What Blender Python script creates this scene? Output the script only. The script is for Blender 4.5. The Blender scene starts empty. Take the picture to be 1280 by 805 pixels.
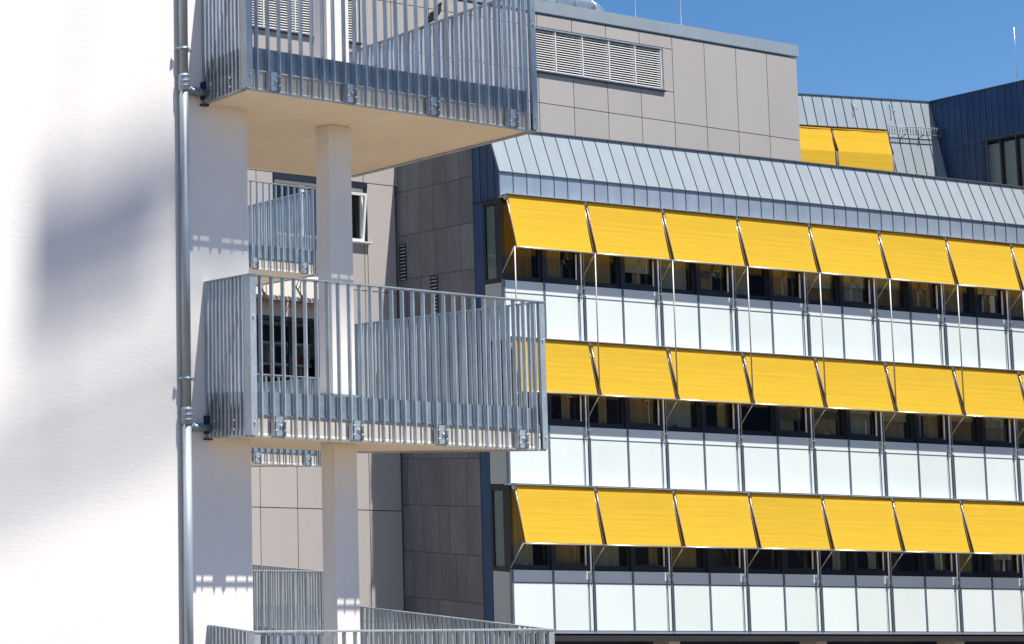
import bpy, math, random
from mathutils import Vector, Matrix
random.seed(7)
S = bpy.context.scene
COL = S.collection
R = math.radians

# ------------------------------------------------------------------ camera
cam_d = bpy.data.cameras.new('camera')
cam = bpy.data.objects.new('camera', cam_d); COL.objects.link(cam); S.camera = cam
cam_d.sensor_width = 36.0
cam_d.lens = 36.0 * 1514.83 / 1280.0
cam_d.shift_x = (640 + 564.27) / 1280.0
cam_d.shift_y = (486.2 - 402.5) / 1280.0
cam_d.clip_start = 0.1; cam_d.clip_end = 3000
_p, _r = 0.0740938, -0.0298338
_f = Vector((0, math.cos(_p), math.sin(_p)))
_rt = Vector((1, 0, 0)); _dn = _f.cross(_rt)
_r2 = math.cos(_r) * _rt + math.sin(_r) * _dn
_d2 = -math.sin(_r) * _rt + math.cos(_r) * _dn
_m = Matrix((( _r2.x, -_d2.x, -_f.x), (_r2.y, -_d2.y, -_f.y), (_r2.z, -_d2.z, -_f.z)))
cam.matrix_world = Matrix.Translation((0, 0, 6.8)) @ _m.to_4x4()

# ------------------------------------------------------------------ sky, sun, exposure
SUN_TRAVEL = Vector((-0.636, 0.856, -2.80)).normalized()
to_sun = -SUN_TRAVEL
elev = math.asin(to_sun.z); azim = math.atan2(to_sun.x, to_sun.y)
W = bpy.data.worlds.new('World'); S.world = W; W.use_nodes = True
nt = W.node_tree; nt.nodes.clear()
sky = nt.nodes.new('ShaderNodeTexSky'); sky.sky_type = 'NISHITA'; sky.sun_disc = False
sky.sun_elevation = elev; sky.sun_rotation = azim
sky.air_density = 1.0; sky.dust_density = 0.0; sky.ozone_density = 4.0; sky.altitude = 800
bg = nt.nodes.new('ShaderNodeBackground'); bg.inputs['Strength'].default_value = 0.056
wo = nt.nodes.new('ShaderNodeOutputWorld')
hs = nt.nodes.new('ShaderNodeHueSaturation'); hs.inputs['Saturation'].default_value = 1.2; hs.inputs['Value'].default_value = 1.3
nt.links.new(sky.outputs[0], hs.inputs['Color']); nt.links.new(hs.outputs[0], bg.inputs[0]); nt.links.new(bg.outputs[0], wo.inputs[0])
sl = bpy.data.lights.new('sun', 'SUN'); sl.energy = 5.0; sl.angle = R(0.55); sl.color = (1.0, 0.95, 0.88)
so = bpy.data.objects.new('sun', sl); COL.objects.link(so)
so.rotation_euler = SUN_TRAVEL.to_track_quat('-Z', 'Y').to_euler(); so.location = (0, -10, 40)
S.view_settings.view_transform = 'Standard'; S.view_settings.look = 'None'
S.view_settings.exposure = 0.9; S.view_settings.gamma = 1.0

# ------------------------------------------------------------------ materials
def mat(name, col, rough=0.6, metal=0.0, spec=0.5, var=0.0, vscale=3.0, bump=0.0, bscale=60.0, objvar=0.0,
        stretch=(1, 1, 1), col2=None, fine=0.0, fscale=120.0, coat=0.0, glossvar=0.0):
    m = bpy.data.materials.new(name); m.use_nodes = True
    n = m.node_tree; b = n.nodes['Principled BSDF']; L = n.links
    b.inputs['Base Color'].default_value = (*col, 1); b.inputs['Roughness'].default_value = rough
    b.inputs['Metallic'].default_value = metal; b.inputs['Specular IOR Level'].default_value = spec
    b.inputs['Coat Weight'].default_value = coat
    tc = n.nodes.new('ShaderNodeTexCoord'); mp = n.nodes.new('ShaderNodeMapping')
    oi = n.nodes.new('ShaderNodeObjectInfo')
    ad = n.nodes.new('ShaderNodeVectorMath'); ad.operation = 'ADD'
    L.new(tc.outputs['Object'], mp.inputs[0]); mp.inputs['Scale'].default_value = stretch
    sc = n.nodes.new('ShaderNodeVectorMath'); sc.operation = 'SCALE'; sc.inputs['Scale'].default_value = 37.0
    cb = n.nodes.new('ShaderNodeCombineXYZ')
    for i in range(3): L.new(oi.outputs['Random'], cb.inputs[i])
    L.new(cb.outputs[0], sc.inputs[0]); L.new(mp.outputs[0], ad.inputs[0]); L.new(sc.outputs[0], ad.inputs[1])
    last = None
    def mixmul(prev, facsock, lo, hi):
        mr = n.nodes.new('ShaderNodeMapRange'); mr.inputs['From Min'].default_value = 0.25; mr.inputs['From Max'].default_value = 0.75
        mr.inputs['To Min'].default_value = lo; mr.inputs['To Max'].default_value = hi
        L.new(facsock, mr.inputs['Value'])
        vm = n.nodes.new('ShaderNodeVectorMath'); vm.operation = 'SCALE'
        if prev is None: vm.inputs[0].default_value = col
        else: L.new(prev, vm.inputs[0])
        L.new(mr.outputs[0], vm.inputs['Scale'])
        return vm.outputs[0]
    if col2 is not None:
        nz = n.nodes.new('ShaderNodeTexNoise'); nz.inputs['Scale'].default_value = vscale * 0.7; nz.inputs['Detail'].default_value = 5
        L.new(ad.outputs[0], nz.inputs['Vector'])
        rp = n.nodes.new('ShaderNodeValToRGB'); rp.color_ramp.elements[0].position = 0.38; rp.color_ramp.elements[1].position = 0.62
        rp.color_ramp.elements[0].color = (*col, 1); rp.color_ramp.elements[1].color = (*col2, 1)
        L.new(nz.outputs['Fac'], rp.inputs[0]); last = rp.outputs[0]
    if var:
        nz = n.nodes.new('ShaderNodeTexNoise'); nz.inputs['Scale'].default_value = vscale; nz.inputs['Detail'].default_value = 6
        nz.inputs['Roughness'].default_value = 0.6
        L.new(ad.outputs[0], nz.inputs['Vector']); last = mixmul(last, nz.outputs['Fac'], 1 - var, 1 + var)
    if fine:
        nz = n.nodes.new('ShaderNodeTexNoise'); nz.inputs['Scale'].default_value = fscale; nz.inputs['Detail'].default_value = 3
        L.new(ad.outputs[0], nz.inputs['Vector']); last = mixmul(last, nz.outputs['Fac'], 1 - fine, 1 + fine)
    if objvar:
        mr = n.nodes.new('ShaderNodeMapRange'); mr.inputs['To Min'].default_value = 1 - objvar; mr.inputs['To Max'].default_value = 1 + objvar
        L.new(oi.outputs['Random'], mr.inputs['Value'])
        vm = n.nodes.new('ShaderNodeVectorMath'); vm.operation = 'SCALE'
        if last is None: vm.inputs[0].default_value = col
        else: L.new(last, vm.inputs[0])
        L.new(mr.outputs[0], vm.inputs['Scale']); last = vm.outputs[0]
    if last is not None: L.new(last, b.inputs['Base Color'])
    if glossvar:
        nz = n.nodes.new('ShaderNodeTexNoise'); nz.inputs['Scale'].default_value = vscale * 2; nz.inputs['Detail'].default_value = 4
        L.new(ad.outputs[0], nz.inputs['Vector'])
        mr = n.nodes.new('ShaderNodeMapRange'); mr.inputs['To Min'].default_value = rough - glossvar; mr.inputs['To Max'].default_value = rough + glossvar
        L.new(nz.outputs['Fac'], mr.inputs['Value']); L.new(mr.outputs[0], b.inputs['Roughness'])
    if bump:
        nz = n.nodes.new('ShaderNodeTexNoise'); nz.inputs['Scale'].default_value = bscale; nz.inputs['Detail'].default_value = 4
        L.new(ad.outputs[0], nz.inputs['Vector'])
        bp = n.nodes.new('ShaderNodeBump'); bp.inputs['Strength'].default_value = bump; bp.inputs['Distance'].default_value = 0.01
        L.new(nz.outputs['Fac'], bp.inputs['Height']); L.new(bp.outputs[0], b.inputs['Normal'])
    return m

M = {}
M['plaster'] = mat('white_plaster', (0.82, 0.79, 0.77), 0.9, var=0.03, vscale=0.9, fine=0.015, fscale=25, bump=0.12, bscale=11.0, stretch=(1, 1, 3.2), spec=0.2)
M['galv'] = mat('galvanised_steel', (0.40, 0.45, 0.49), 0.40, metal=0.38, var=0.24, vscale=9, stretch=(1, 1, .4), objvar=.14, fine=0.12, fscale=70, glossvar=0.12)
M['galv_dull'] = mat('galvanised_sheet', (0.25, 0.31, 0.37), 0.42, metal=0.35, var=0.22, vscale=7, fine=0.15, fscale=45, glossvar=0.12)
M['pipe'] = mat('zinc_pipe', (0.33, 0.38, 0.43), 0.5, metal=0.4, var=0.2, vscale=6, stretch=(1, 1, 0.3))
M['concrete'] = mat('slab_concrete', (0.62, 0.58, 0.52), 0.85, var=0.12, vscale=5, col2=(0.52, 0.47, 0.41), bump=0.2, bscale=30)
M['soffit'] = mat('soffit_plaster', (0.94, 0.85, 0.69), 0.85, var=0.06, vscale=1.6, bump=0.05, bscale=40)
M['column'] = mat('column_paint', (0.82, 0.78, 0.745), 0.85, var=0.07, vscale=2.5, stretch=(1, 1, .5), bump=0.15, bscale=25)
M['fibre'] = mat('fibre_cement', (0.395, 0.367, 0.345), 0.7, var=0.035, vscale=1.0, objvar=0.03, stretch=(1, 1, 0.3), fine=0.02)
M['joint'] = mat('joint_backing', (0.05, 0.05, 0.05), 0.9)  # dark backing seen through the open joints
M['stone'] = mat('dark_slate', (0.165, 0.164, 0.168), 0.7, var=0.28, vscale=2.2, stretch=(1, 1, 0.18), objvar=0.10, fine=0.2, fscale=60, bump=0.25, bscale=40)
M['zinc'] = mat('zinc_sheet', (0.335, 0.385, 0.41), 0.5, metal=0.1, var=0.05, vscale=2.5, objvar=0.035, stretch=(1, 1, 0.35), fine=0.05, fscale=55, bump=0.02, bscale=3)
M['zinc_f'] = mat('zinc_fascia', (0.36, 0.425, 0.51), 0.4, metal=0.35, var=0.10, vscale=3, objvar=0.05, stretch=(1, 1, 0.4), fine=0.05)
M['cap'] = mat('parapet_sheet', (0.33, 0.37, 0.385), 0.45, metal=0.25, var=0.08, vscale=1.5)
M['seam'] = mat('zinc_seam', (0.16, 0.19, 0.22), 0.5, metal=0.5)
M['navy'] = mat('shaded_zinc', (0.032, 0.078, 0.17), 0.42, metal=0.4, var=0.12, vscale=2, objvar=0.10, stretch=(1, 1, 0.3))  # shade and blue sky reflection of the zinc are put into this colour
M['mullion'] = mat('mullion_profile', (0.17, 0.21, 0.27), 0.4, metal=0.4)
M['frame'] = mat('anthracite_frame', (0.022, 0.029, 0.045), 0.4, metal=0.2)
M['white_glass'] = mat('white_enamelled_glass', (0.765, 0.84, 0.82), 0.18, var=0.03, vscale=1.1, objvar=0.03, stretch=(1, 1, .35), spec=0.5)
M['grey_glass'] = mat('grey_green_panel', (0.42, 0.46, 0.44), 0.25, var=0.03)
M['steel'] = mat('stainless_bar', (0.72, 0.73, 0.74), 0.3, metal=0.7)
M['brown'] = mat('brown_arm', (0.13, 0.085, 0.07), 0.5, metal=0.2)
M['sand'] = mat('bronze_strut', (0.42, 0.36, 0.27), 0.5, metal=0.3)
M['whitemetal'] = mat('white_lacquered_metal', (0.78, 0.77, 0.75), 0.45, var=0.02)
M['cable'] = mat('steel_cable', (0.42, 0.40, 0.38), 0.5, metal=0.4)
M['curtain'] = mat('beige_curtain', (0.62, 0.45, 0.24), 0.9, var=0.08, vscale=4)
M['blind'] = mat('grey_blind', (0.50, 0.53, 0.52), 0.8)
M['curtain_white'] = mat('white_voile', (0.62, 0.60, 0.55), 0.9, var=0.08, vscale=4)
M['curtain_ochre'] = mat('ochre_curtain', (0.50, 0.30, 0.10), 0.9, var=0.1, vscale=4)
M['interior'] = mat('office_interior', (0.20, 0.18, 0.16), 0.9, var=0.1)
M['black'] = mat('black_rubber', (0.02, 0.02, 0.022), 0.6)
M['cream'] = mat('cream_cloth', (0.36, 0.34, 0.30), 0.9, var=0.05, vscale=3)
M['ground'] = mat('warm_paving', (0.12, 0.08, 0.042), 0.9, var=0.12, vscale=0.6, col2=(0.10, 0.068, 0.038))
M['pigeon'] = mat('pigeon_plumage', (0.035, 0.036, 0.042), 0.7, var=0.3, vscale=30)
M['pigeon_light'] = mat('pigeon_wing_bar', (0.30, 0.30, 0.31), 0.7)
M['duct'] = mat('ventilation_duct', (0.62, 0.65, 0.68), 0.3, metal=0.8, var=0.1, vscale=4)
M['blockblue'] = mat('blue_pot', (0.05, 0.12, 0.5), 0.5)
M['leaf'] = mat('pot_plant_leaf', (0.06, 0.13, 0.04), 0.6)
M['shadepanel'] = mat('shade_panel_surface', (0.7, 0.5, 0.05), 0.5)  # surface of the added, unseen shade panels

def fabric(name, col, trans):
    m = bpy.data.materials.new(name); m.use_nodes = True
    n = m.node_tree; L = n.links; n.nodes.clear()
    tc = n.nodes.new('ShaderNodeTexCoord'); mp = n.nodes.new('ShaderNodeMapping'); mp.inputs['Scale'].default_value = (0.25, 6, 9)
    oi = n.nodes.new('ShaderNodeObjectInfo')
    ad = n.nodes.new('ShaderNodeVectorMath'); ad.operation = 'ADD'
    L.new(tc.outputs['Object'], mp.inputs[0]); L.new(mp.outputs[0], ad.inputs[0]); L.new(oi.outputs['Random'], ad.inputs[1])
    nz = n.nodes.new('ShaderNodeTexNoise'); nz.inputs['Scale'].default_value = 1.6; nz.inputs['Detail'].default_value = 5
    L.new(ad.outputs[0], nz.inputs['Vector'])
    mr = n.nodes.new('ShaderNodeMapRange'); mr.inputs['From Min'].default_value = .3; mr.inputs['From Max'].default_value = .7
    mr.inputs['To Min'].default_value = 0.95; mr.inputs['To Max'].default_value = 1.05
    L.new(nz.outputs['Fac'], mr.inputs['Value'])
    v = n.nodes.new('ShaderNodeVectorMath'); v.operation = 'SCALE'; v.inputs[0].default_value = col; 
    om = n.nodes.new('ShaderNodeMapRange'); om.inputs['To Min'].default_value = 0.95; om.inputs['To Max'].default_value = 1.03
    mm = n.nodes.new('ShaderNodeMath'); mm.operation = 'MULTIPLY'; L.new(oi.outputs['Random'], om.inputs['Value'])
    L.new(mr.outputs[0], mm.inputs[0]); L.new(om.outputs[0], mm.inputs[1]); L.new(mm.outputs[0], v.inputs['Scale'])
    d = n.nodes.new('ShaderNodeBsdfDiffuse'); t = n.nodes.new('ShaderNodeBsdfTranslucent')
    t.inputs[0].default_value = (0.95, 0.50, 0.05, 1) if trans else (*col, 1)
    L.new(v.outputs[0], d.inputs[0])
    bp = n.nodes.new('ShaderNodeBump'); bp.inputs['Strength'].default_value = 0.25; bp.inputs['Distance'].default_value = 0.02
    L.new(nz.outputs['Fac'], bp.inputs['Height']); L.new(bp.outputs[0], d.inputs['Normal'])
    mx = n.nodes.new('ShaderNodeMixShader'); mx.inputs[0].default_value = 0.33
    o = n.nodes.new('ShaderNodeOutputMaterial')
    L.new(d.outputs[0], mx.inputs[1]); L.new(t.outputs[0], mx.inputs[2]); L.new(mx.outputs[0], o.inputs[0])
    return m
M['awning'] = fabric('yellow_awning_cloth', (0.93, 0.60, 0.06), True)

def glass(name, tint, base=0.10):
    m = bpy.data.materials.new(name); m.use_nodes = True
    n = m.node_tree; L = n.links; n.nodes.clear()
    fr = n.nodes.new('ShaderNodeMath'); fr.operation = 'POWER'; fr.inputs[1].default_value = 5.0
    lwt = n.nodes.new('ShaderNodeLayerWeight'); L.new(lwt.outputs['Facing'], fr.inputs[0])
    mr = n.nodes.new('ShaderNodeMapRange'); mr.inputs['To Min'].default_value = base; mr.inputs['To Max'].default_value = 1.0
    tr = n.nodes.new('ShaderNodeBsdfTransparent'); tr.inputs[0].default_value = (*tint, 1)
    gl = n.nodes.new('ShaderNodeBsdfGlossy'); gl.inputs['Roughness'].default_value = 0.03; gl.inputs[0].default_value = (0.9, 0.95, 1, 1)
    tc = n.nodes.new('ShaderNodeTexCoord'); nz = n.nodes.new('ShaderNodeTexNoise'); nz.inputs['Scale'].default_value = 1.3
    bp = n.nodes.new('ShaderNodeBump'); bp.inputs['Strength'].default_value = 0.08; bp.inputs['Distance'].default_value = 0.05
    L.new(tc.outputs['Object'], nz.inputs['Vector']); L.new(nz.outputs['Fac'], bp.inputs['Height']); L.new(bp.outputs[0], gl.inputs['Normal'])
    mx = n.nodes.new('ShaderNodeMixShader'); o = n.nodes.new('ShaderNodeOutputMaterial')
    L.new(fr.outputs[0], mr.inputs['Value']); L.new(mr.outputs[0], mx.inputs[0]); L.new(tr.outputs[0], mx.inputs[1]); L.new(gl.outputs[0], mx.inputs[2])
    L.new(mx.outputs[0], o.inputs[0])
    return m
M['glass'] = glass('window_glass', (0.74, 0.78, 0.76), 0.035)
M['dull_glass'] = glass('dull_window_glass', (0.9, 0.93, 0.92), 0.008)

# ------------------------------------------------------------------ mesh helpers
class MB:
    def __init__(s): s.v = []; s.f = []; s.sm = []
    def box(s, x0, x1, y0, y1, z0, z1):
        i = len(s.v)
        s.v += [(x0, y0, z0), (x1, y0, z0), (x1, y1, z0), (x0, y1, z0), (x0, y0, z1), (x1, y0, z1), (x1, y1, z1), (x0, y1, z1)]
        s.f += [(i, i+3, i+2, i+1), (i+4, i+5, i+6, i+7), (i, i+1, i+5, i+4), (i+1, i+2, i+6, i+5), (i+2, i+3, i+7, i+6), (i+3, i, i+4, i+7)]
        return s
    def hexa(s, p):       # 8 points in the order of box()
        i = len(s.v); s.v += [tuple(q) for q in p]
        s.f += [(i, i+3, i+2, i+1), (i+4, i+5, i+6, i+7), (i, i+1, i+5, i+4), (i+1, i+2, i+6, i+5), (i+2, i+3, i+7, i+6), (i+3, i, i+4, i+7)]
        return s
    def tube(s, pts, r, n=8, cap=True):
        pts = [Vector(p) for p in pts]; rr = r if isinstance(r, (list, tuple)) else [r] * len(pts)
        base = len(s.v); N = len(pts)
        for k, p in enumerate(pts):
            t = (pts[min(k+1, N-1)] - pts[max(k-1, 0)]).normalized()
            a = t.cross(Vector((0, 0, 1)));
            if a.length < 1e-3: a = t.cross(Vector((0, 1, 0)))
            a.normalize(); b = t.cross(a).normalized()
            for j in range(n):
                w = 2 * math.pi * (j + .5) / n
                s.v.append(tuple(p + rr[k] * (math.cos(w) * a + math.sin(w) * b)))
        for k in range(N - 1):
            for j in range(n):
                q = base + k * n; s.f.append((q + j, q + (j+1) % n, q + n + (j+1) % n, q + n + j)); s.sm.append(len(s.f) - 1)
        if cap:
            s.f.append(tuple(base + j for j in range(n))[::-1]); s.f.append(tuple(base + (N-1) * n + j for j in range(n)))
        return s
    def bar(s, a, b, w, d):  # square bar between two points
        return s.tube([a, b], [w * 0.707] * 2, 4)
    def mesh(s, name, m):
        me = bpy.data.meshes.new(name); me.from_pydata(s.v, [], s.f); me.materials.append(M[m] if isinstance(m, str) else m)
        for i in s.sm: me.polygons[i].use_smooth = True
        me.update(); return me

def link(name, me, parent=None, loc=(0, 0, 0), rz=0.0):
    o = bpy.data.objects.new(name, me); COL.objects.link(o); o.location = loc
    if rz: o.rotation_euler = (0, 0, rz)
    if parent is not None: o.parent = parent
    return o
def build(mb, name, m, parent=None, loc=(0, 0, 0), rz=0.0): return link(name, mb.mesh(name, m), parent, loc, rz)
def bevel(o, w=0.004, seg=1):
    b = o.modifiers.new('bevel', 'BEVEL'); b.width = w; b.segments = seg; b.limit_method = 'ANGLE'; return o
_cache = {}
def cbox(name, m, parent, x0, x1, y0, y1, z0, z1):
    """a box part; boxes of equal size share their mesh"""
    key = (name, m, round(x1-x0, 4), round(y1-y0, 4), round(z1-z0, 4))
    if key not in _cache: _cache[key] = MB().box(0, x1-x0, 0, y1-y0, 0, z1-z0).mesh(name, m)
    return link(name, _cache[key], parent, (x0, y0, z0))
def tag(o, label=None, cat=None, group=None, kind=None):
    if label: o['label'] = label
    if cat: o['category'] = cat
    if group: o['group'] = group
    if kind: o['kind'] = kind
    return o
def empty(name, loc, rz, label, cat, group=None):
    o = bpy.data.objects.new(name, None); COL.objects.link(o); o.location = loc; o.rotation_euler = (0, 0, rz)
    o.empty_display_size = 0.2
    return tag(o, label, cat, group)
def kids(o): return [c for c in COL.objects if c.parent == o]
def copy_tree(o, parent=None, km=None):
    if km is None:
        km = {}
        for c in COL.objects:
            if c.parent: km.setdefault(c.parent.name, []).append(c)
    c = o.copy(); COL.objects.link(c); c.parent = parent
    for ch in km.get(o.name, []): copy_tree(ch, c, km)
    return c
def rz(yaw_deg): return R(90 - yaw_deg)
def locz(o, yaw_deg, u, v, z=0):      # world point of a frame-local point
    y = R(yaw_deg); return (o[0] + u*math.sin(y) - v*math.cos(y), o[1] + u*math.cos(y) + v*math.sin(y), z)

FAC_O, FAC_Y = (22.7102, 28.5), 77.6025
BAL_O, BAL_Y = (5.9343, 10.2), 73.7068
GRE_O, GRE_Y = (21.9067, 30.9801), 74.8307
WIN_O, WIN_Y = (46.308, 40.0), 85.2275
NAV_Y = 78.598

# ------------------------------------------------------------------ ground
g = build(MB().box(-1500, 1500, -1500, 1500, -0.5, 0), 'ground', 'ground'); tag(g, kind='structure')

# ------------------------------------------------------------------ the white wall beside us
wall_v = 0.485
r = empty('plaster_wall', (*BAL_O, 0), rz(BAL_Y), 'big white plastered wall filling the left side, drainpipe near its edge', 'wall')
build(MB().box(-14, 0.5, wall_v, wall_v + 0.30, 0.15, 14.0), 'wall', 'plaster', r)
build(MB().box(-14, 0.52, wall_v - 0.015, wall_v + 0.31, 0.0, 0.15), 'plinth', 'concrete', r)
build(MB().box(-14.05, 0.53, wall_v - 0.03, wall_v + 0.33, 14.0, 14.06), 'coping', 'galv', r)

# drainpipe
pu, pv = -0.250, wall_v - 0.048
r = empty('drainpipe', locz(BAL_O, BAL_Y, pu, pv, 0), rz(BAL_Y), 'round zinc rainwater pipe running the full height of the white wall', 'drainpipe')
zs = [0.0, 4.45, 7.47, 10.44, 14.0]
for a, b in zip(zs[:-1], zs[1:]):
    build(MB().tube([(0, 0, a), (0, 0, b - 0.004)], 0.037, 20), 'pipe_section', 'pipe', r)
for z in (4.45, 7.47, 10.44):
    mb = MB().tube([(0, 0, z - .03), (0, 0, z - .02), (0, 0, z + .11), (0, 0, z + .12)], [.041, .046, .046, .041], 20)
    build(mb, 'collar', 'pipe', r)
    mb = MB()
    for dz in (0.012, 0.055, 0.10):
        mb.tube([(0, 0, z + dz - .006), (0, 0, z + dz), (0, 0, z + dz + .006)], [.045, .051, .045], 20)
    build(mb, 'ring', 'pipe', r)
for z in (4.82, 7.84, 10.79):
    mb = MB().tube([(0, 0, z - .012), (0, 0, z + .012)], 0.046, 20)
    mb.box(-.085, -.05, -.012, .012, z - .012, z + .012); mb.box(.05, .085, -.012, .012, z - .012, z + .012); mb.box(-.01, .01, .04, .08, z - .01, z + .01)
    c = build(mb, 'clamp', 'galv_dull', r)
    build(MB().tube([(-.075, -.02, z), (-.075, .02, z)], .008, 6).tube([(.075, -.02, z), (.075, .02, z)], .008, 6), 'screw', 'galv', c)
for z in (4.41, 7.42, 10.42):    # branch to the balcony outlet
    mb = MB().tube([(.03, 0, z), (.25, 0, z)], .030, 16)
    for x in (.06, .11, .16): mb.tube([(x - .007, 0, z), (x, 0, z), (x + .007, 0, z)], [.035, .041, .035], 16)
    build(mb, 'branch_pipe', 'galv_dull', r)

# ------------------------------------------------------------------ escape balconies
BW, BD, RT = 3.43, 1.88, 1.385
def make_balcony(loc):
    t = empty('fire_escape_balcony', loc, rz(BAL_Y), 'x', 'balcony', 'galvanised escape balconies')
    # slab (concrete core with pale painted underside in panels)
    build(MB().box(0.05, BW - .04, 0.047, 2.06, 0.035, 0.185), 'slab', 'concrete', t)
    for (a, b) in ((0.05, 1.757), (1.763, BW - .04)):
        cbox('soffit_panel', 'soffit', t, a, b, 0.047, 2.06, 0.012, 0.034)
    # perimeter flat angle under the bars
    build(MB().box(-.005, BW + .005, .018, .034, -0.006, 0.008), 'bottom_flange', 'galv', t)
    build(MB().box(-.005, .045, .052, wall_v - .01, -0.006, 0.008), 'bottom_flange', 'galv', t)
    build(MB().box(BW - .04, BW + .005, .052, BD, -0.006, 0.008), 'bottom_flange', 'galv', t)
    # handrails
    hr = build(MB().box(-.006, BW + .006, -.008, .042, RT - .012, RT), 'handrail', 'galv', t)
    build(MB().box(-.006, .044, .044, wall_v - .005, RT - .012, RT), 'handrail', 'galv', t)
    build(MB().box(BW - .044, BW + .006, .044, BD, RT - .012, RT), 'handrail', 'galv', t)
    # bars: front
    n = 28
    z0, z1 = 0.009, RT - .013
    for i in range(1, n):
        u = BW * i / n
        cbox('bar', 'galv', t, u - .006, u + .006, 0.0, .029, z0, z1)
    for k in range(1, 11):
        v = .035 + (wall_v - .05) * k / 11
        cbox('bar', 'galv', t, 0.0, .026, v - .006, v + .006, z0, z1)
    for k in range(1, 40):
        v = .035 + (BD - .05) * k / 40
        cbox('bar', 'galv', t, BW - .029, BW, v - .006, v + .006, z0, z1)
    # corner and end posts: angle sections
    def post(mb, name='post'):
        return build(mb, name, 'galv', t)
    p1 = post(MB().box(-.003, .062, -.003, .004, z0, z1).box(-.003, .004, .0045, .062, z0, z1))
    p2 = post(MB().box(BW - .062, BW + .003, -.003, .004, z0, z1).box(BW - .004, BW + .003, .0045, .062, z0, z1))
    post(MB().box(0, .04, wall_v - .02, wall_v - .008, z0, z1))
    post(MB().box(BW - .04, BW, BD - .014, BD, z0, z1))
    for p, x in ((p1, .030), (p2, BW - .030)):
        for z in (.12, 1.02): build(MB().tube([(x, -.014, z), (x, -.002, z)], .009, 6), 'bolt', 'steel', p)
    # kick plates with a folded lower lip
    def kick(mb): return build(mb, 'kick_plate', 'galv_dull', t)
    kick(MB().box(.07, BW - .07, .040, .044, .19, .385).box(.07, BW - .07, .0355, .0395, .188, .200))
    kick(MB().box(.036, .040, .07, wall_v - .03, .19, .385))
    kick(MB().box(BW - .041, BW - .037, .07, BD - .02, .19, .385))
    # connector plates with bolts
    for a, b in ((.25, .40), (1.16, 1.32), (2.09, 2.25), (3.03, 3.20)):
        a = round(a / (BW/n)) * BW/n; b = a + BW/n
        p = build(MB().box(a + .008, b - .008, .012, .018, .012, .178).box(a + .007, a + .013, -.012, .05, .012, .178).box(b - .013, b - .007, -.012, .05, .012, .178), 'bracket', 'galv', t)
        for x in (a + .004, b - .026):
            for z in (.055, .135): build(MB().tube([(x, -.008, z), (x + .020, -.008, z)], .008, 6), 'bolt', 'steel', p)
        build(MB().tube([(b - .045, .0, .10), (b - .045, .012, .10)], .010, 6), 'bolt', 'steel', p)
    for v in (.17, .38):
        for z in (.06, .14): build(MB().tube([(-.012, v, z), (.0, v, z)], .010, 6), 'bolt', 'steel', t)
    # wall bracket and gully box
    build(MB().box(-.03, .045, wall_v - .035, wall_v - .002, -.025, -.009).box(-.022, -.004, wall_v - .05, wall_v - .002, .03, .19), 'wall_bracket', 'frame', t)
    return t
b1 = make_balcony((*BAL_O, 7.338))
b1['label'] = 'galvanised balcony in the middle, complete front railing in view, in front of the column'
levels = [(b1, None)]
for z, lab in ((10.338, 'topmost near balcony seen from below, cut by the upper edge, black pigeon on its rail'),
               (4.325, 'lowest near balcony, only its top rail rising above the bottom edge')):
    c = copy_tree(b1); c.location = (BAL_O[0], BAL_O[1], z); c['label'] = lab
far0 = locz((12.1566, 18.9), BAL_Y, -0.05 - BW, 0, 0)
for z, lab in ((10.365, 'smaller farther balcony framed above the middle railing beside the white column'),
               (7.355, 'smaller farther balcony whose lower edge shows just under the middle balcony'),
               (4.355, 'smaller farther balcony low down between white pier and column')):
    c = copy_tree(b1); c.location = (far0[0], far0[1], z); c['label'] = lab; c['group'] = 'farther escape balconies'

# columns
def column(o, yaw, u0, u1, v0, v1, label):
    r = empty('column', locz(o, yaw, (u0+u1)/2, (v0+v1)/2, 0), rz(yaw), label, 'column')
    hw, hd = (u1-u0)/2, (v1-v0)/2
    lv = [4.325, 7.338, 10.338, 13.338]
    z = 0.0
    for L in lv:
        bevel(build(MB().box(-hw, hw, -hd, hd, z, L + (0.010 if z == 0 else 0.010)), 'shaft', 'column', r), .006, 2)
        if L < 13:
            z = L + 0.19
            build(MB().box(-hw - .03, hw + .03, -hd - .03, hd + .03, z, z + .27), 'base_sleeve', 'galv_dull', r)
            z += 0.272
    return r
column(BAL_O, BAL_Y, 1.545, 1.815, .56, .70, 'square white column passing through the near balconies, standing on a zinc sleeve')

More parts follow.
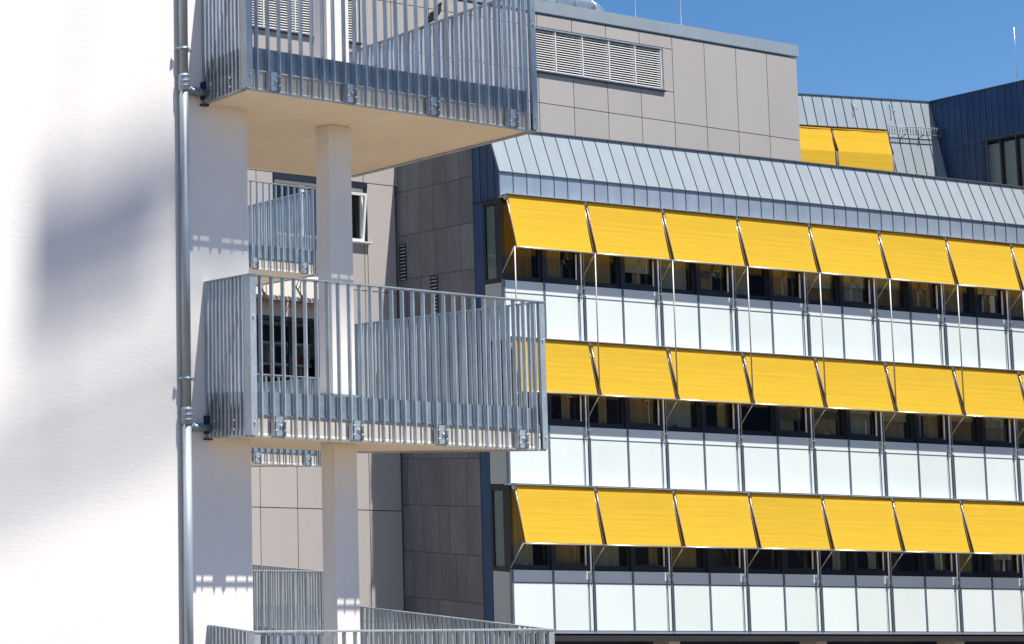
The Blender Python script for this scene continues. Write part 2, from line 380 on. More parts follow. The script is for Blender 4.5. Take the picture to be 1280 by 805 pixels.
# ------------------------------------------------------------------ pigeon on the rail
def pigeon():
    loc = locz(BAL_O, BAL_Y, BW - .02, 0.93, 10.338 + RT)
    r = empty('pigeon', loc, rz(BAL_Y), 'black pigeon perched upright on the side rail of the top balcony', 'bird'); r.scale = (.88, .88, .88)
    # spine in the (y,z) plane, head towards -y
    sp = [(.115, .012, .006), (.085, .030, .014), (.055, .050, .026), (.020, .080, .040), (-.010, .108, .043), (-.032, .135, .036),
          (-.044, .158, .023), (-.050, .176, .019), (-.056, .192, .019), (-.066, .202, .014), (-.078, .203, .006)]
    mb = MB().tube([(0, y, z) for y, z, q in sp], [q for y, z, q in sp], 14)
    o = build(mb, 'body', 'pigeon', r); ss = o.modifiers.new('s', 'SUBSURF'); ss.levels = ss.render_levels = 1
    for s in (-1, 1):
        mb = MB().tube([(s*.036, -.018, .125), (s*.043, .015, .098), (s*.034, .06, .055), (s*.014, .115, .022)], [.010, .022, .018, .004], 8)
        w = build(mb, 'wing', 'pigeon', r)
        build(MB().tube([(s*.056, .022, .08), (s*.050, .045, .075)], [.006, .004], 6), 'wing_bar', 'pigeon_light', w)
        build(MB().tube([(s*.018, .0, .072), (s*.018, -.004, .03), (s*.018, .0, .002), (s*.018, -.026, .003)], [.007, .004, .004, .003], 6), 'leg', 'pigeon_light', r)
    mb = MB().hexa([(-.012, .07, .03), (.012, .07, .03), (.026, .155, -.022), (-.026, .155, -.022), (-.012, .07, .044), (.012, .07, .044), (.026, .155, -.014), (-.026, .155, -.014)])
    build(mb, 'tail', 'pigeon', r)
    build(MB().tube([(0, -.076, .203), (0, -.096, .197)], [.005, .001], 6), 'beak', 'pigeon_light', r)
pigeon()

# ------------------------------------------------------------------ grey clad building behind
def subtract(rect, holes):
    out = [rect]
    for h in holes:
        nx = []
        for (a, b, c, d) in out:
            if h[1] <= a or h[0] >= b or h[3] <= c or h[2] >= d: nx.append((a, b, c, d)); continue
            if h[0] > a + .02: nx.append((a, h[0], c, d))
            if h[1] < b - .02: nx.append((h[1], b, c, d))
            x0, x1 = max(a, h[0]), min(b, h[1])
            if h[2] > c + .02: nx.append((x0, x1, c, h[2]))
            if h[3] < d - .02: nx.append((x0, x1, h[3], d))
        out = nx
    return out
gr = empty('grey_building', (*GRE_O, 0), rz(GRE_Y), 'taller grey panelled building with a white louvre band under its flat roof', 'building')
us = [15.26 - 1.28 * k for k in range(0, 13)][::-1]                  # -0.1 .. 15.26
us = [-9.08 + 1.135 * k for k in range(0, 8)] + us
zrows = [0.2, 1.05, 3.85, 6.63, 9.43, 12.22, 15.03, 17.83, 20.32]
LOUV = (4.70, 9.76, 18.70, 19.95)
LOUV_LEFT = (-9.0, -1.16, 18.70, 19.95)
W1 = (-4.02, -1.03, 13.45, 15.02)
W2 = (-8.0, -2.30, 9.30, 11.38)
holes = [LOUV, LOUV_LEFT, W1, W2]
G = 0.011
for i in range(len(us) - 1):
    for j in range(len(zrows) - 1):
        a, b, c, d = us[i], us[i+1], zrows[j], zrows[j+1]
        if a > -0.3 and d < 16.0: continue                    # the office block stands in front here
        cells = [(a, b, c, d)]
        if j == 7 and b < 10.2: cells = [(a, b, 17.83, 18.70), (a, b, 18.70, 19.95), (a, b, 19.95, 20.32)]
        for cell in cells:
            for (x0, x1, y0, y1) in subtract(cell, holes):
                if x1 - x0 < .05 or y1 - y0 < .05: continue
                cbox('cladding_panel', 'fibre', gr, x0 + G, x1 - G, 0, .03, y0 + G, y1 - G)
# backing behind the joints, with the openings left out
mb = MB()
for (x0, x1, y0, y1) in subtract((-9.08, 15.25, 0.0, 20.30), holes): mb.box(x0, x1, .034, .34, y0, y1)
build(mb, 'wall_backing', 'joint', gr)
build(MB().box(-9.0, 15.22, 1.6, 9.0, 0, 20.2).box(-9.0, 15.22, .345, 1.59, 0, 9.2).box(-9.0, 15.22, .345, 1.59, 11.5, 13.3).box(-9.0, 15.22, .345, 1.59, 15.2, 20.2)
      .box(-0.5, 15.22, .345, 1.59, 9.21, 11.49).box(-.5, 15.22, .345, 1.59, 13.31, 15.19), 'core', 'interior', gr)
for k in range(7):                                             # right end wall cladding
    cbox('cladding_panel', 'fibre', gr, 15.26, 15.29, .04 + 1.28*k, 1.30 + 1.28*k, 15.4, 20.30)
build(MB().box(-9.1, 15.32, -.028, .30, 20.36, 20.70).box(-9.1, 15.30, -.012, .0, 20.335, 20.358), 'parapet_cap', 'cap', gr)
build(MB().box(15.04, 15.34, .302, 9.0, 20.36, 20.70), 'parapet_cap', 'galv', gr)
build(MB().box(-9.0, 15.0, .305, 9.0, 20.21, 20.50), 'roof_deck', 'concrete', gr)
# louvre bays
lw = 1.0
edges = [9.72 - lw * k for k in range(0, 19)]
slat_me = MB().hexa([(0, -.030, -.020), (1, -.030, -.020), (1, -.022, -.020), (0, -.022, -.020), (0, .006, .022), (1, .006, .022), (1, .014, .022), (0, .014, .022)]).mesh('slat', 'whitemetal')
edges = [9.72 - lw * k for k in range(5)] + [-1.20 - lw * k for k in range(7)]
for e in edges:
    lo = build(MB().box(e - .026, e, .012, .12, 18.76, 19.90), 'louvre_post', 'whitemetal', gr)
    if e - lw < -5.5: continue
    for k in range(17):
        sl_ = link('slat', slat_me, lo, (e - lw + .004, .055, 18.79 + k * .0665)); sl_.scale = (lw - .035, 1, 1)
for (xa, xb) in ((-9, -1.17), (4.71, 9.75)):
    build(MB().box(xa, xb, .0, .14, 18.705, 18.745).box(xa, xb, .0, .14, 19.905, 19.94).box(xb - .028, xb, .0, .14, 18.746, 19.904), 'louvre_frame', 'galv', gr)
    build(MB().box(xa, xb + .03, -.05, -.004, 18.66, 18.70), 'louvre_sill', 'frame', gr)
    build(MB().box(xa, xb, .2, .3, 18.72, 19.93), 'louvre_back', 'interior', gr)
# upper window
x0, x1, z0, z1 = W1
w = build(MB().box(x0, x1, -.02, .22, z1 - .14, z1).box(x0, x0 + .05, 0, .2, z0, z1 - .142).box(x1 - .05, x1, 0, .2, z0, z1 - .142), 'window', 'frame', gr)
build(MB().box(x0 - .02, x1 + .03, -.09, .20, z0 - .03, z0 - .003).box(x0 - .02, x1 + .03, -.10, -.05, z0 - .005, z0 + .022), 'sill', 'whitemetal', w)
for a, b in ((x0 + .055, -3.06), (-3.05, -2.06), (-2.05, x1 - .055)):
    build(MB().box(a, b, .05, .13, z1 - .22, z1 - .145).box(a, b, .05, .13, z0, z0 + .07).box(a, a + .07, .05, .13, z0 + .072, z1 - .222).box(b - .07, b, .05, .13, z0 + .072, z1 - .222), 'frame', 'whitemetal', w)
    build(MB().box(a + .071, b - .071, .09, .10, z0 + .071, z1 - .222), 'pane', 'glass', w)
o = build(MB().box(0, .07, 0, .05, 0, 1.25).box(.85, .92, 0, .05, 0, 1.25).box(.071, .849, 0, .05, 0, .07).box(.071, .849, 0, .05, 1.18, 1.25), 'tilted_sash', 'whitemetal', w, (x1 - .99, .03, z0 + .04))
o.rotation_euler = (R(5), 0, 0)
# lower window with shelves behind it
x0, x1, z0, z1 = W2
w = build(MB().box(x0, x1, -.01, .2, z1 - .09, z1).box(x1 - .06, x1, 0, .2, z0, z1 - .092).box(x0, x1, 0, .2, z0 - .0, z0 + .07), 'window', 'frame', gr)
xs = [-2.36 - 1.0 * k for k in range(6)]
for a in xs:
    build(MB().box(a - .10, a - .02, .06, .14, z0 + .072, z1 - .092).box(a - .14, a - .101, .08, .12, z0 + .072, z1 - .092), 'mullion', 'frame', w)
    build(MB().box(a - 1.0 + .0, a - .145, .10, .108, z0 + .072, z1 - .095), 'pane', 'glass', w)
sh = empty('bookshelf', locz(GRE_O, GRE_Y, -4.6, .5, 9.2), rz(GRE_Y), 'white shelving seen through the dark window behind the middle railing', 'shelf')
for z in (.30, .72, 1.03, 1.57, 2.1):
    build(MB().box(-2.2, 2.25, 0, .4, z, z + .05), 'shelf', 'whitemetal', sh)
for x in (-2.2, -1.3, -.4, .5, 1.1, 1.75, 2.2):
    build(MB().box(x, x + .05, .002, .39, 0, .299), 'upright', 'whitemetal', sh)
    build(MB().box(x, x + .05, .05, .39, 1.081, 1.569), 'upright', 'whitemetal', sh)
bookm = [mat(n + '_binder', c, 0.7) for n, c in (('red', (.35, .06, .03)), ('brown', (.22, .10, .04)), ('white', (.6, .58, .52)), ('black', (.03, .03, .04)), ('blue', (.06, .12, .22)))]
bm_ = [MB().box(0, .05, 0, .22, 0, .26).mesh('binder', m) for m in bookm]
for zi, z in enumerate((.351, .771, 1.081)):
    x = -1.9
    while x < 2.15:
        if random.random() < .55: link('binder', random.choice(bm_), sh, (x, .06, z))
        x += .056 + (.2 if random.random() < .15 else 0)
# cream awnings over the lower window
for k in range(3):
    a = -2.42 - 1.15 * k
    names = ('rightmost', 'middle', 'leftmost')
    r = empty('cream_awning', locz(GRE_O, GRE_Y, a - 1.1, 0, 11.6), rz(GRE_Y), '%s of the cream pleated awnings on the grey wall behind the middle balcony' % names[k], 'awning', 'cream awnings behind the railing')
    mb = MB(); n = 8
    for j in range(n):
        xa, xb = 1.09 * j / n, 1.09 * (j+1) / n; xm = (xa + xb) / 2
        for (p, q, s0, s1) in ((xa, xm, 0, .025), (xm, xb, .025, 0)):
            i = len(mb.v); mb.v += [(p, -.04, .76), (q, -.04, .76), (q, -.36 - s1, .24 - s1), (p, -.36 - s0, .24 - s0)]; mb.f.append((i, i+3, i+2, i+1))
            i = len(mb.v); mb.v += [(p, -.36 - s0, .24 - s0), (q, -.36 - s1, .24 - s1), (q, -.35, .12), (p, -.35, .12)]; mb.f.append((i, i+3, i+2, i+1))
    build(mb, 'cloth', 'cream', r)
    build(MB().tube([(0, -.05, .78), (1.09, -.05, .78)], .045, 10), 'roller', 'whitemetal', r)
    build(MB().tube([(0, -.36, .11), (1.09, -.36, .11)], .018, 6), 'front_bar', 'frame', r)
    for x in (.02, 1.07): build(MB().bar((x, 0, .05), (x, -.37, .76), .014, .014).bar((x, -.37, .74), (x, -.36, .11), .014, .014), 'arm', 'brown', r)

# things on the grey roof
r = empty('ventilation_duct', locz(GRE_O, GRE_Y, 4.3, .8, 20.50), rz(GRE_Y), 'silver round air duct with an elbow lying on the grey roof edge', 'duct')
mb = MB().tube([(0, 0, .62), (3.72, 0, .62)], .27, 20); build(mb, 'pipe', 'duct', r)
mb = MB().tube([(3.73 + .36*math.sin(R(a)), 0, .26 + .36*math.cos(R(a))) for a in range(0, 91, 15)] + [(4.09, 0, .0)], .27, 20); build(mb, 'elbow', 'duct', r)
for x in (.2, .9, 1.6, 2.3, 3.0, 3.7): build(MB().tube([(x - .015, 0, .62), (x + .015, 0, .62)], .29, 20), 'flange', 'galv', r)
for x in (.5, 1.9, 3.3): build(MB().box(x - .03, x + .03, -.03, .03, 0, .36), 'leg', 'galv', r)
for (u, v, zz, h, lab) in ((11.3, .45, 20.5, 3.0, 'thin lightning rod on the grey parapet, the one nearer the right'), (9.95, .75, 20.5, 2.6, 'thin pale lightning rod on the grey roof just right of the duct')):
    r = empty('lightning_rod', locz(GRE_O, GRE_Y, u, v, zz), rz(GRE_Y), lab, 'lightning rod', 'lightning rods on the roofs')
    build(MB().tube([(0, 0, 0), (0, 0, h * .6), (0, 0, h)], [.010, .008, .005], 8), 'rod', 'steel', r)
    build(MB().tube([(0, 0, 0), (0, 0, .08)], [.12, .08], 10), 'foot', 'concrete', r)

# ------------------------------------------------------------------ the office block with yellow awnings
of = empty('office_building', (*FAC_O, 0), rz(FAC_Y), 'long office building with white panel bands, ribbon windows and zinc roof', 'building')
U0, PITCH = -0.10, 1.1945
NB = 17
floors = [12.21, 8.79, 5.37]
XE = U0 + NB * PITCH
curt_rng = random.Random(3)
def curtain_mesh(w, h, seed, m='curtain'):
    rg = random.Random(seed); mb = MB(); n = max(6, int(w / .035)); pts = []
    for i in range(n + 1):
        x = w * i / n; pts.append((x, .035 * math.sin(i * 1.9 + rg.random()) + .02 * rg.random()))
    for i in range(n):
        k = len(mb.v); (xa, ya), (xb, yb) = pts[i], pts[i+1]
        mb.v += [(xa, ya, 0), (xb, yb, 0), (xb, yb, h), (xa, ya, h)]; mb.f.append((k, k+1, k+2, k+3))
    return mb.mesh('curtain', m)
cm = {(w, m): curtain_mesh(w, 1.9, int(w*100), m) for w in (.28, .45, .7, 1.05) for m in ('curtain', 'curtain_white', 'curtain_ochre')}
for fi, b in enumerate(floors):
    top = b + 1.96
    sb = b - 1.46
    # spandrel: main panel and the strip above the joint, one pane each half bay
    for k in range(NB):
        u = U0 + k * PITCH
        cbox('spandrel_panel', 'white_glass', of, u + .030, u + PITCH - .030, 0, .02, sb + .05, b - .322)
        cbox('spandrel_strip', 'white_glass', of, u + .030, u + PITCH - .030, 0, .02, b - .295, b - .015)
        cbox('mullion', 'mullion', of, u - .026, u + .026, -.012, .03, sb + .03, b)
    build(MB().box(U0, XE, .021, .12, sb, b - .012), 'spandrel_backing', 'frame', of)
    build(MB().box(U0 - .02, XE, -.025, .02, sb - .02, sb + .028), 'drip_rail', 'zinc_f', of)
    build(MB().box(U0, XE, -.004, .018, b - .319, b - .298), 'joint_profile', 'mullion', of)
    build(MB().box(U0, XE, .13, 2.1, b - 1.42, b - .9), 'floor_slab', 'interior', of)
    build(MB().box(U0, XE, 2.11, 2.2, b - 1.4, b + 2.6), 'corridor_wall', 'interior', of)
    # windows
    for k in range(NB):
        a, c = U0 + k * PITCH, U0 + (k + 1) * PITCH
        wn = build(MB().box(a - .035, a + .035, -.005, .13, b, top), 'window', 'frame', of)
        opening = (k % 2 == 1)
        sw, bw = (.09, .15) if opening else (.05, .10)
        y0 = .015 if opening else .04
        build(MB().box(a + .036, c - .036, y0, .12, b, b + bw).box(a + .036, c - .036, y0, .12, top - .08, top)
              .box(a + .036, a + .036 + sw, y0, .12, b + bw + .001, top - .081).box(c - .036 - sw, c - .036, y0, .12, b + bw + .001, top - .081), 'frame', 'frame', wn)
        build(MB().box(a + .037 + sw, c - .037 - sw, .07, .078, b + bw, top - .08), 'pane', 'glass', wn)
        if opening:
            build(MB().tube([(c - .20, .012, b + .12), (c - .20, .005, b + .75)], .016, 8), 'handle', 'whitemetal', wn)
        # curtains
        q = curt_rng.random()
        opts = []
        if fi == 2: q = q * .9 + .2
        if q < .5: opts = [(0.06, 1.05)]
        elif q < .62: opts = [(0.06, .45), (.68, .45)]
        elif q < .80: opts = [(0.75, .28)]
        elif q < .92: opts = [(0.06, .7)]
        for (dx, w) in opts:
            dx = min(max(dx + curt_rng.uniform(-.16, .16), .05), 1.13 - w)
            link('curtain', cm[(w, curt_rng.choice(('curtain', 'curtain', 'curtain_ochre', 'curtain_white')))], wn, (a + dx, .19 + .04 * curt_rng.random(), b + .02))
        if curt_rng.random() < .3:          # half-lowered roller blind
            bh = curt_rng.uniform(1.15, 1.5)
            build(MB().box(a + .08, a + 1.10, .15, .155, b + 1.9 - bh, b + 1.9), 'blind', curt_rng.choice(('blind', 'curtain_white', 'interior')), wn)
        if curt_rng.random() < .25:         # desk lamp / monitor on the sill
            x = a + .2 + .6 * curt_rng.random()
            build(MB().box(x, x + .34, .45, .48, b + .12, b + .36).box(x + .15, x + .19, .46, .5, b - .1, b + .12), 'monitor', 'black', wn)
        if curt_rng.random() < .25:
            x = a + .3 + .5 * curt_rng.random()
            o = build(MB().tube([(x, .2, b + .02), (x, .2, b + .16)], [.05, .07], 10), 'flower_pot', 'whitemetal' if curt_rng.random() < .5 else 'blockblue', wn)
        if fi == 2 and curt_rng.random() < .5:
            x = a + .1 + .4 * curt_rng.random()
            build(MB().box(x, x + .55, .42, .45, b - .1, b + .62), 'screen_panel', 'interior', wn)
    # double guide rods at each bay joint
    for k in range(2, NB, 2):
        u = U0 + k * PITCH
        ro = build(MB().tube([(u - .13, -.05, b - .26), (u - .13, -.05, b - .20), (u - .13, -.05, top)], [.006, .016, .016], 8), 'guide_rod', 'steel', of)
        build(MB().tube([(u - .045, -.05, b - .22), (u - .045, -.05, top)], .010, 6).box(u - .15, u - .02, -.065, .0, b - .09, b - .07), 'rod_bracket', 'galv', ro)
        if fi < 3: build(MB().box(u - .016, u - .004, -.055, -.03, sb + .03, b - .27).box(u - .165, u - .155, -.03, -.012, sb + .03, b - .2), 'cover_strip', 'seam', of)
    build(MB().box(U0 - .04, XE, -.05, .10, top + .0, top + .035), 'awning_rail', 'galv', of)
# recess below the lowest band
build(MB().box(U0 + .3, XE, .9, 1.0, 0.0, 3.82), 'ground_floor_glazing', 'frame', of)
build(MB().box(U0, XE, .05, 2.1, 3.70, 3.835), 'recess_ceiling', 'interior', of)
for k in range(0, NB, 4):
    u = U0 + k * PITCH; cbox('ground_floor_column', 'concrete', of, u + .2, u + .55, .25, .6, 0, 3.69)
# fascia and steep zinc roof in standing-seam trays
TW = 0.4105; NT = int((XE + .18) / TW)
fz0, fz1, rz1, rv = 14.215, 14.80, 15.95, .27
rp = MB().hexa([(0, -.02, 0), (TW - .012, -.02, 0), (TW - .012, .0, 0), (0, .0, 0), (0, rv - .02, rz1 - fz1 - .02), (TW - .012, rv - .02, rz1 - fz1 - .02), (TW - .012, rv, rz1 - fz1 - .02), (0, rv, rz1 - fz1 - .02)]).mesh('roof_panel', 'zinc')
sm = MB().hexa([(-.005, -.034, 0), (.005, -.034, 0), (.005, .0, 0), (-.005, .0, 0), (-.005, rv - .034, rz1 - fz1 - .02), (.005, rv - .034, rz1 - fz1 - .02), (.005, rv, rz1 - fz1 - .02), (-.005, rv, rz1 - fz1 - .02)]).mesh('standing_seam', 'seam')
for k in range(NT):
    u = -.18 + k * TW
    link('roof_panel', rp, of, (u + .006, 0, fz1 + .02)); link('standing_seam', sm, of, (u, 0, fz1 + .02))
    cbox('fascia_panel', 'zinc_f', of, u + .006, u + TW - .006, -.022, -.004, fz0, fz1 - .01)
    cbox('fascia_seam', 'seam', of, u - .005, u + .005, -.036, -.003, fz0, fz1 - .01)
build(MB().box(-.19, XE, -.048, .0, fz1 - .008, fz1 + .014), 'eaves_strip', 'seam', of)
build(MB().box(-.20, XE, rv - .06, rv + .25, rz1, rz1 + .025), 'ridge_strip', 'seam', of)
build(MB().box(-.06, XE, .01, .30, fz0, fz1 - .01), 'fascia_backing', 'frame', of)
build(MB().box(-.02, XE, .28, 2.4, fz1 - .2, rz1 - .03), 'roof_body', 'frame', of)
build(MB().box(-.05, XE - .05, .305, 2.4, 14.25, 14.58), 'ceiling', 'interior', of)
# narrow side of the block facing left (slightly out of square)
sr = rz(BAL_Y) - rz(FAC_Y); so_ = (-.0775, .0, 0)
def side(mb, name, m, par=None):
    o = build(mb, name, m, of, so_, sr); return o
side(MB().box(-.025, .0, .45, .66, 0, 14.6), 'side_post', 'navy')
side(MB().box(-.03, .0, .0, .045, 3.8, 14.21), 'corner_post', 'frame')
for k in range(4):
    a = .165 * k
    ht = lambda y: min(15.95, 14.80 + y / .27 * 1.15)
    side(MB().hexa([(-.03, a + .004, 14.2), (.0, a + .004, 14.2), (.0, a + .160, 14.2), (-.03, a + .160, 14.2), (-.03, a + .004, ht(a)), (.0, a + .004, ht(a)), (.0, a + .160, ht(a + .16)), (-.03, a + .160, ht(a + .16))]), 'side_cladding', 'navy')
    side(MB().box(-.05, -.004, a + .158, a + .166, 14.2, ht(a + .158)), 'side_seam', 'seam')
side(MB().box(-.06, .0, -.02, .67, 14.16, 14.198), 'side_trim', 'frame')
for b in floors:
    w = side(MB().box(-.03, .10, .046, .45, b - .06, b + .04).box(-.03, .10, .046, .45, b + 1.84, b + 1.96).box(-.03, .10, .046, .11, b + .041, b + 1.839).box(-.03, .10, .40, .449, b + .041, b + 1.839), 'side_window', 'frame')
    build(MB().box(-.004, .004, .111, .399, b + .041, b + 1.839), 'pane', 'glass', w)
    build(MB().box(.02, .03, .20, .395, b + .05, b + 1.82), 'blind', 'blind', w)
    side(MB().box(-.02, .0, .06, .44, b - 1.44, b - .07), 'side_panel', 'grey_glass')
side(MB().box(-.02, .0, .05, .44, 0, 3.78), 'side_panel', 'grey_glass')

# ------------------------------------------------------------------ yellow awnings
AW0, AWP = -0.14, 2.389
aw_spec = [(14.165, 12.935), (10.745, 9.525), (7.275, 5.985)]
def make_awning(zr, zb, w=AWP):
    t = empty('yellow_awning', (0, 0, 0), 0, 'x', 'awning')
    h = zr - zb
    ro = build(MB().tube([(.045, -.10, h), (w - .045, -.10, h)], .062, 14), 'roller', 'awning', t)
    build(MB().box(.02, w - .02, -.19, -.0, h + .064, h + .085), 'cover_rail', 'galv', t)
    # cloth with a slight sag
    mb = MB(); nu, nv = 14, 8
    for j in range(nv + 1):
        q = j / nv
        for i in range(nu + 1):
            x = .055 + (w - .11) * i / nu
            sag = .012 * math.sin(math.pi * q) + .004 * math.sin(math.pi * q) * math.sin(i * 1.3 + zr)
            mb.v.append((x, -.155 + (-.300 + .155) * q + sag, h * (1 - q) + .035 * q - .01))
    for j in range(nv):
        for i in range(nu):
            a = j * (nu + 1) + i; mb.f.append((a, a + nu + 1, a + nu + 2, a + 1)); mb.sm.append(len(mb.f) - 1)
    build(mb, 'cloth', 'awning', t)
    build(MB().tube([(.0, -.31, 0), (w, -.31, 0)], .019, 8), 'front_bar', 'steel', t)
    for x in (.030, w - .030):
        a = build(MB().bar((x, -.12, h + .0), (x, -.32, .0), .017, .02), 'arm', 'brown', t)
        build(MB().bar((x + .014 * (1 if x < 1 else -1), -.13, h + .0), (x + .014 * (1 if x < 1 else -1), -.33, .0), .006, .01), 'arm_edge', 'steel', a)
        build(MB().tube([(x - .02, -.11, h), (x + .02, -.11, h)], .05, 10), 'end_bracket', 'galv', t)
    build(MB().tube([(.0, -.305, -.01), (.0, .0, -.58)], .012, 6), 'strut', 'sand', t)
    return t
ordn = ['leftmost', 'second', 'third', 'fourth', 'fifth', 'sixth', 'seventh', 'eighth']
rown = ['top', 'middle', 'bottom']
for ri, (zr, zb) in enumerate(aw_spec):
    proto = make_awning(zr, zb)
    for k in range(8):
        o = proto if k == 0 else copy_tree(proto)
        o.location = locz(FAC_O, FAC_Y, AW0 + k * AWP, 0, zb); o.rotation_euler = (0, 0, rz(FAC_Y))
        if k == 0: lab = 'leftmost yellow awning of the %s row on the white facade' % rown[ri]
        elif k == 7: lab = 'last yellow awning of the %s row, cut off by the right edge' % rown[ri]
        else: lab = '%s yellow awning from the left in the %s row' % (ordn[k], rown[ri])
        if ri == 1 and k == 0: lab = 'middle row yellow awning half hidden behind the middle balcony bars'
        o['label'] = lab; o['group'] = 'yellow awnings in the %s row' % rown[ri]
# guide cables hanging from the top row down to the middle row
for k in range(0, 9):
    loc = locz(FAC_O, FAC_Y, AW0 + k * AWP, -.315, aw_spec[1][1])
    nm = ['first', 'second', 'third', 'fourth', 'fifth', 'sixth', 'seventh', 'eighth', 'ninth'][k]
    o = build(MB().tube([(0, 0, 0), (0, 0, aw_spec[0][1] - aw_spec[1][1])], .0135, 6), 'guide_cable', 'cable', None, loc)
    tag(o, '%s guide cable from the left between top and middle awnings' % nm, 'cable', 'guide cables of the awnings')

# ------------------------------------------------------------------ dark slate wall between the two buildings
dwo = locz(FAC_O, FAC_Y, -.0775, 0, 0)
st = empty('slate_wall', dwo, rz(BAL_Y), 'dark slate clad wall in shade between grey wall and glass corner', 'wall')
build(MB().box(.0, .30, .665, 2.78, 0, 15.9), 'wall_backing', 'joint', st)
rows = [0.2, 1.05, 2.2, 3.35, 4.49, 5.63, 6.80, 7.96, 9.12, 10.28, 11.42, 12.57, 13.71, 14.855, 15.93]
vents = [(2.38, 2.57, 12.55, 13.49), (1.58, 1.77, 11.58, 12.54)]
rg = random.Random(5)
for j in range(len(rows) - 1):
    v = .67; cols = [v]
    while v < 2.55:
        v += rg.choice((.27, .33, .36, .40)); cols.append(min(v, 2.76) if v < 2.5 else 2.76)
    if rows[j] > 9: cols = [.67, .98, 1.32, 1.66, 2.0, 2.32, 2.76]
    for a, b in zip(cols[:-1], cols[1:]):
        if b - a < .03: continue
        for (y0, y1, z0, z1) in subtract((a, b, rows[j], rows[j+1]), vents):
            pr = rg.random() * .004
            cbox('slate_slab', 'stone', st, -.03 - pr, -.003, y0 + .003, y1 - .003, z0 + .006, z1 - .006)
for (y0, y1, z0, z1) in vents:
    v = build(MB().box(-.045, -.004, y0, y0 + .02, z0, z1).box(-.045, -.004, y1 - .02, y1, z0, z1).box(-.045, -.004, y0 + .021, y1 - .021, z0, z0 + .02).box(-.045, -.004, y0 + .021, y1 - .021, z1 - .02, z1), 'vent', 'frame', st)
    n = 11
    for k in range(n):
        z = z0 + .03 + (z1 - z0 - .07) * k / (n - 1)
        build(MB().hexa([(-.055, y0 + .022, z - .012), (-.01, y0 + .022, z + .012), (-.01, y1 - .022, z + .012), (-.055, y1 - .022, z - .012),
                         (-.055, y0 + .022, z - .004), (-.01, y0 + .022, z + .020), (-.01, y1 - .022, z + .020), (-.055, y1 - .022, z - .004)]), 'slat', 'whitemetal', v)

# ------------------------------------------------------------------ far zinc wing, right
wg = empty('zinc_wing', (*WIN_O, 0), rz(WIN_Y), 'far steep zinc roof rising behind the long roof, snow guard across it', 'building')
ZT, SL = 20.865, .1325
zb = 14.5; out = (ZT - zb) * SL
tw = .366
pm = MB().hexa([(0, -out - .02, 0), (tw - .012, -out - .02, 0), (tw - .012, -out, 0), (0, -out, 0), (0, -.02, ZT - zb), (tw - .012, -.02, ZT - zb), (tw - .012, 0, ZT - zb), (0, 0, ZT - zb)]).mesh('roof_panel', 'zinc')
sm2 = MB().hexa([(-.006, -out - .036, 0), (.006, -out - .036, 0), (.006, -out, 0), (-.006, -out, 0), (-.006, -.036, ZT - zb), (.006, -.036, ZT - zb), (.006, 0, ZT - zb), (-.006, 0, ZT - zb)]).mesh('standing_seam', 'seam')
for k in range(-3, 28):
    u = -tw * k
    link('roof_panel', pm, wg, (u + .006, 0, zb)); link('standing_seam', sm2, wg, (u, 0, zb))
build(MB().box(-10, .3, -.05, .3, ZT, ZT + .03), 'ridge_strip', 'seam', wg)
build(MB().box(-10, 1.4, .01, 5, 0, ZT - .02), 'body', 'frame', wg)
sg = MB()
for z in (19.86, 19.62): sg.tube([(-1.98, -.32, z), (.3, -.32, z)], .012, 6)
build(sg, 'snow_guard', 'galv', wg)
sg = MB()
for k in range(23): sg.tube([(-1.96 + k * .098, -.32, 19.58), (-1.96 + k * .098, -.32, 19.88)], .008, 4)
build(sg, 'snow_guard_bar', 'seam', wg)
for u in (-1.4, -.75, -.1): build(MB().tube([(u, -.15, 19.5), (u, -.34, 19.58), (u, -.34, 19.66)], .016, 6), 'snow_guard_bracket', 'seam', wg)
for u in (-2.95, -1.55): build(MB().tube([(u, -.03, 20.75), (u, -.13, 20.45), (u - .02, -.20, 20.38), (u + .03, -.20, 20.50)], .012, 6), 'roof_hook', 'seam', wg)
# two awnings on the wing
for k, (a, b, lab) in enumerate(((-6.6, -4.08, 'left one of two yellow awnings on the far zinc roof'), (-4.02, -2.0, 'right one of two yellow awnings on the far zinc roof'))):
    r = empty('roof_awning', locz(WIN_O, WIN_Y, a, -.24, 17.2), rz(WIN_Y), lab, 'awning', 'yellow awnings on the far roof')
    w = b - a
    build(MB().tube([(0, 0, 2.45), (w, 0, 2.45)], .06, 12), 'roller', 'awning', r)
    build(MB().box(-.01, w + .01, -.07, .05, 2.51, 2.535), 'cover_rail', 'brown', r)
    mb = MB(); P = [(-.05, 2.42), (-.10, 2.05), (-.16, 1.66), (-.165, 1.2), (-.17, .1)]
    n = 10
    for (y, z) in P:
        for i in range(n + 1): mb.v.append((.02 + (w - .04) * i / n, y + .004 * math.sin(i * 1.1), z))
    for j in range(len(P) - 1):
        for i in range(n):
            q = j * (n + 1) + i; mb.f.append((q, q + n + 1, q + n + 2, q + 1))
    build(mb, 'cloth', 'awning', r)
    for x in (0.0, w): build(MB().bar((x, -.02, 2.45), (x, -.19, 1.66), .02, .02).bar((x, -.19, 1.66), (x, -.20, .1), .02, .02), 'arm', 'brown', r)

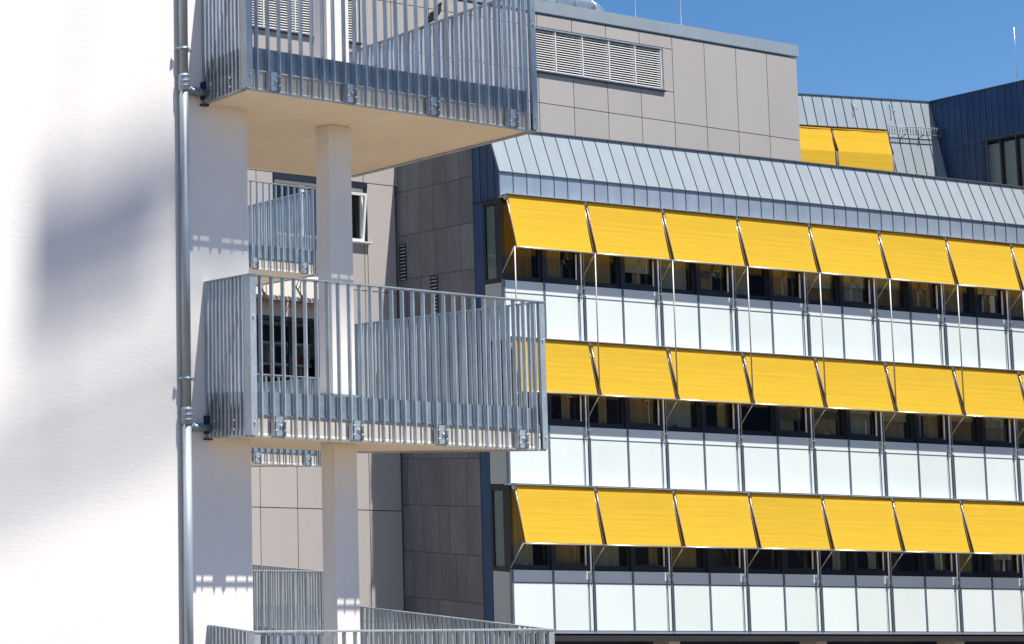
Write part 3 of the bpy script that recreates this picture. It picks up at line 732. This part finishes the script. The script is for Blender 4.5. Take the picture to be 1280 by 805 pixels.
# navy wing coming towards us from the corner
nv = empty('dark_zinc_wing', (*WIN_O, 0), rz(NAV_Y), 'dark blue standing seam wing in shade at the right edge', 'building')
nw = .152; nz = 19.21
wins = [(-2.05, -1.285)]
k = 0; y = 0.0
while y > -6.5:
    y1 = y - nw
    cbox('zinc_panel', 'navy', nv, .0, .02, y1 + .004, y - .004, nz + .01, ZT)
    cbox('seam', 'seam', nv, -.02, .02, y1 - .004, y1 + .004, nz + .01, ZT)
    if y > -1.25:
        cbox('zinc_panel', 'navy', nv, .0, .02, y1 + .004, y - .004, 12.0, nz - .01)
        cbox('seam', 'seam', nv, -.02, .02, y1 - .004, y1 + .004, 12.0, nz - .01)
    y = y1
build(MB().box(-.05, .3, -6.6, .0, ZT, ZT + .03), 'ridge_strip', 'seam', nv)
build(MB().box(.022, 9, -34, -6.61, 0, ZT - .01), 'long_body', 'navy', nv)
build(MB().box(.022, 4, -6.5, 1, nz + .03, ZT - .01).box(.022, 4, -1.25, 1, 0, nz), 'body', 'frame', nv)
build(MB().box(-.02, .02, -6.5, .0, nz - .008, nz + .008), 'trim', 'seam', nv)
build(MB().box(.9, 1.0, -6.5, -1.26, 10, nz), 'room_wall', 'interior', nv)
ys = [-1.27, -1.66, -2.03, -3.0, -4.0, -5.0, -6.0]
for a, b in zip(ys[:-1], ys[1:]):
    w = build(MB().box(-.01, .06, a - .035, a + .0, 14, nz - .01).box(-.01, .06, b + .0, a - .036, nz - .07, nz - .01), 'window', 'frame', nv)
    build(MB().box(.02, .026, b, a - .036, 14, nz - .07), 'pane', 'dull_glass', w)
    build(MB().box(.12, .13, b + .01, a - .05, 14, nz - .16), 'blind', 'blind', w)  # added sheet; its grey stands in for zinc mirrored in the panes
r = empty('lightning_rod', locz(WIN_O, NAV_Y, .4, -1.95, ZT + .03), rz(NAV_Y), 'faint lightning rod above the dark blue wing near the right edge', 'lightning rod', 'lightning rods on the roofs')
build(MB().tube([(0, 0, 0), (0, 0, 1.9)], [.007, .004], 8), 'rod', 'steel', r); build(MB().tube([(0, 0, 0), (0, 0, .06)], [.08, .06], 8), 'foot', 'concrete', r)

# ------------------------------------------------------------------ added unseen panels, placed to shade the white wall and top balcony
wp_ = Vector(locz(BAL_O, BAL_Y, -1.74, wall_v, 8.9)) + to_sun * 44
ldy = BAL_Y - 8.15
cr = empty('shade_panels', wp_, rz(ldy), 'added shade panels hung out of view overhead, casting the blurred shade on the white wall', 'shade blocker')
def lx(up): return (up + 1.74) * .96
build(MB().box(lx(-1.85), lx(-.95), -.02, .02, -.56, .48), 'panel', 'shadepanel', cr)
build(MB().box(lx(-.94), lx(-.2), -.02, .02, -.24, .54), 'panel', 'shadepanel', cr)
build(MB().box(lx(-.94), lx(-.6), -.02, .02, -.52, -.25), 'panel', 'shadepanel', cr)
build(MB().box(lx(-.19), lx(1.2), -.02, .02, -.50, .50), 'panel', 'shadepanel', cr)
for z in (-.78, -1.12): build(MB().box(lx(-2.0), lx(.4), -.01, .01, z, z + .09), 'shade_strip', 'shadepanel', cr)
build(MB().box(lx(-3.4), lx(.9), -.02, .02, -2.05, -1.70), 'shade_strip', 'shadepanel', cr)
o = build(MB().box(2.0, 5.7, -.02, .02, .08, 1.02), 'panel', 'shadepanel', cr); o.rotation_euler = (0, 0, R(-8.15))  # added panel that darkens the top balcony front
for x in (0.2, 3.0): build(MB().box(x - .01, x + .01, -.03, .03, -1.9, .5).tube([(x, 0, .5), (1.6, 0, 9)], .01, 6), 'added_sling', 'cable', cr)
build(MB().tube([(1.6, 0, 9), (1.6, 0, 22)], .012, 6).box(1.45, 1.75, -.12, .12, 8.7, 9.3), 'added_rope', 'cable', cr)

# ------------------------------------------------------------------ terrace railing far behind the lowest balconies
tr = empty('terrace_railing', (13.6, 23.7, 3.7), rz(BAL_Y), 'dark low railing behind the small lowest balcony, at the foot of the grey wall', 'railing')
build(MB().box(0, 1.88, 0, .04, 1.045, 1.075), 'handrail', 'mullion', tr)
for k in range(24): cbox('bar', 'mullion', tr, .01 + k * .08, .025 + k * .08, .0, .03, 0, 1.044)
te = build(MB().box(11.5, 17.5, 23.6, 28.5, 0, 3.69), 'concrete_terrace', 'concrete'); tag(te, 'plain concrete terrace block under the dark low railing', 'terrace')
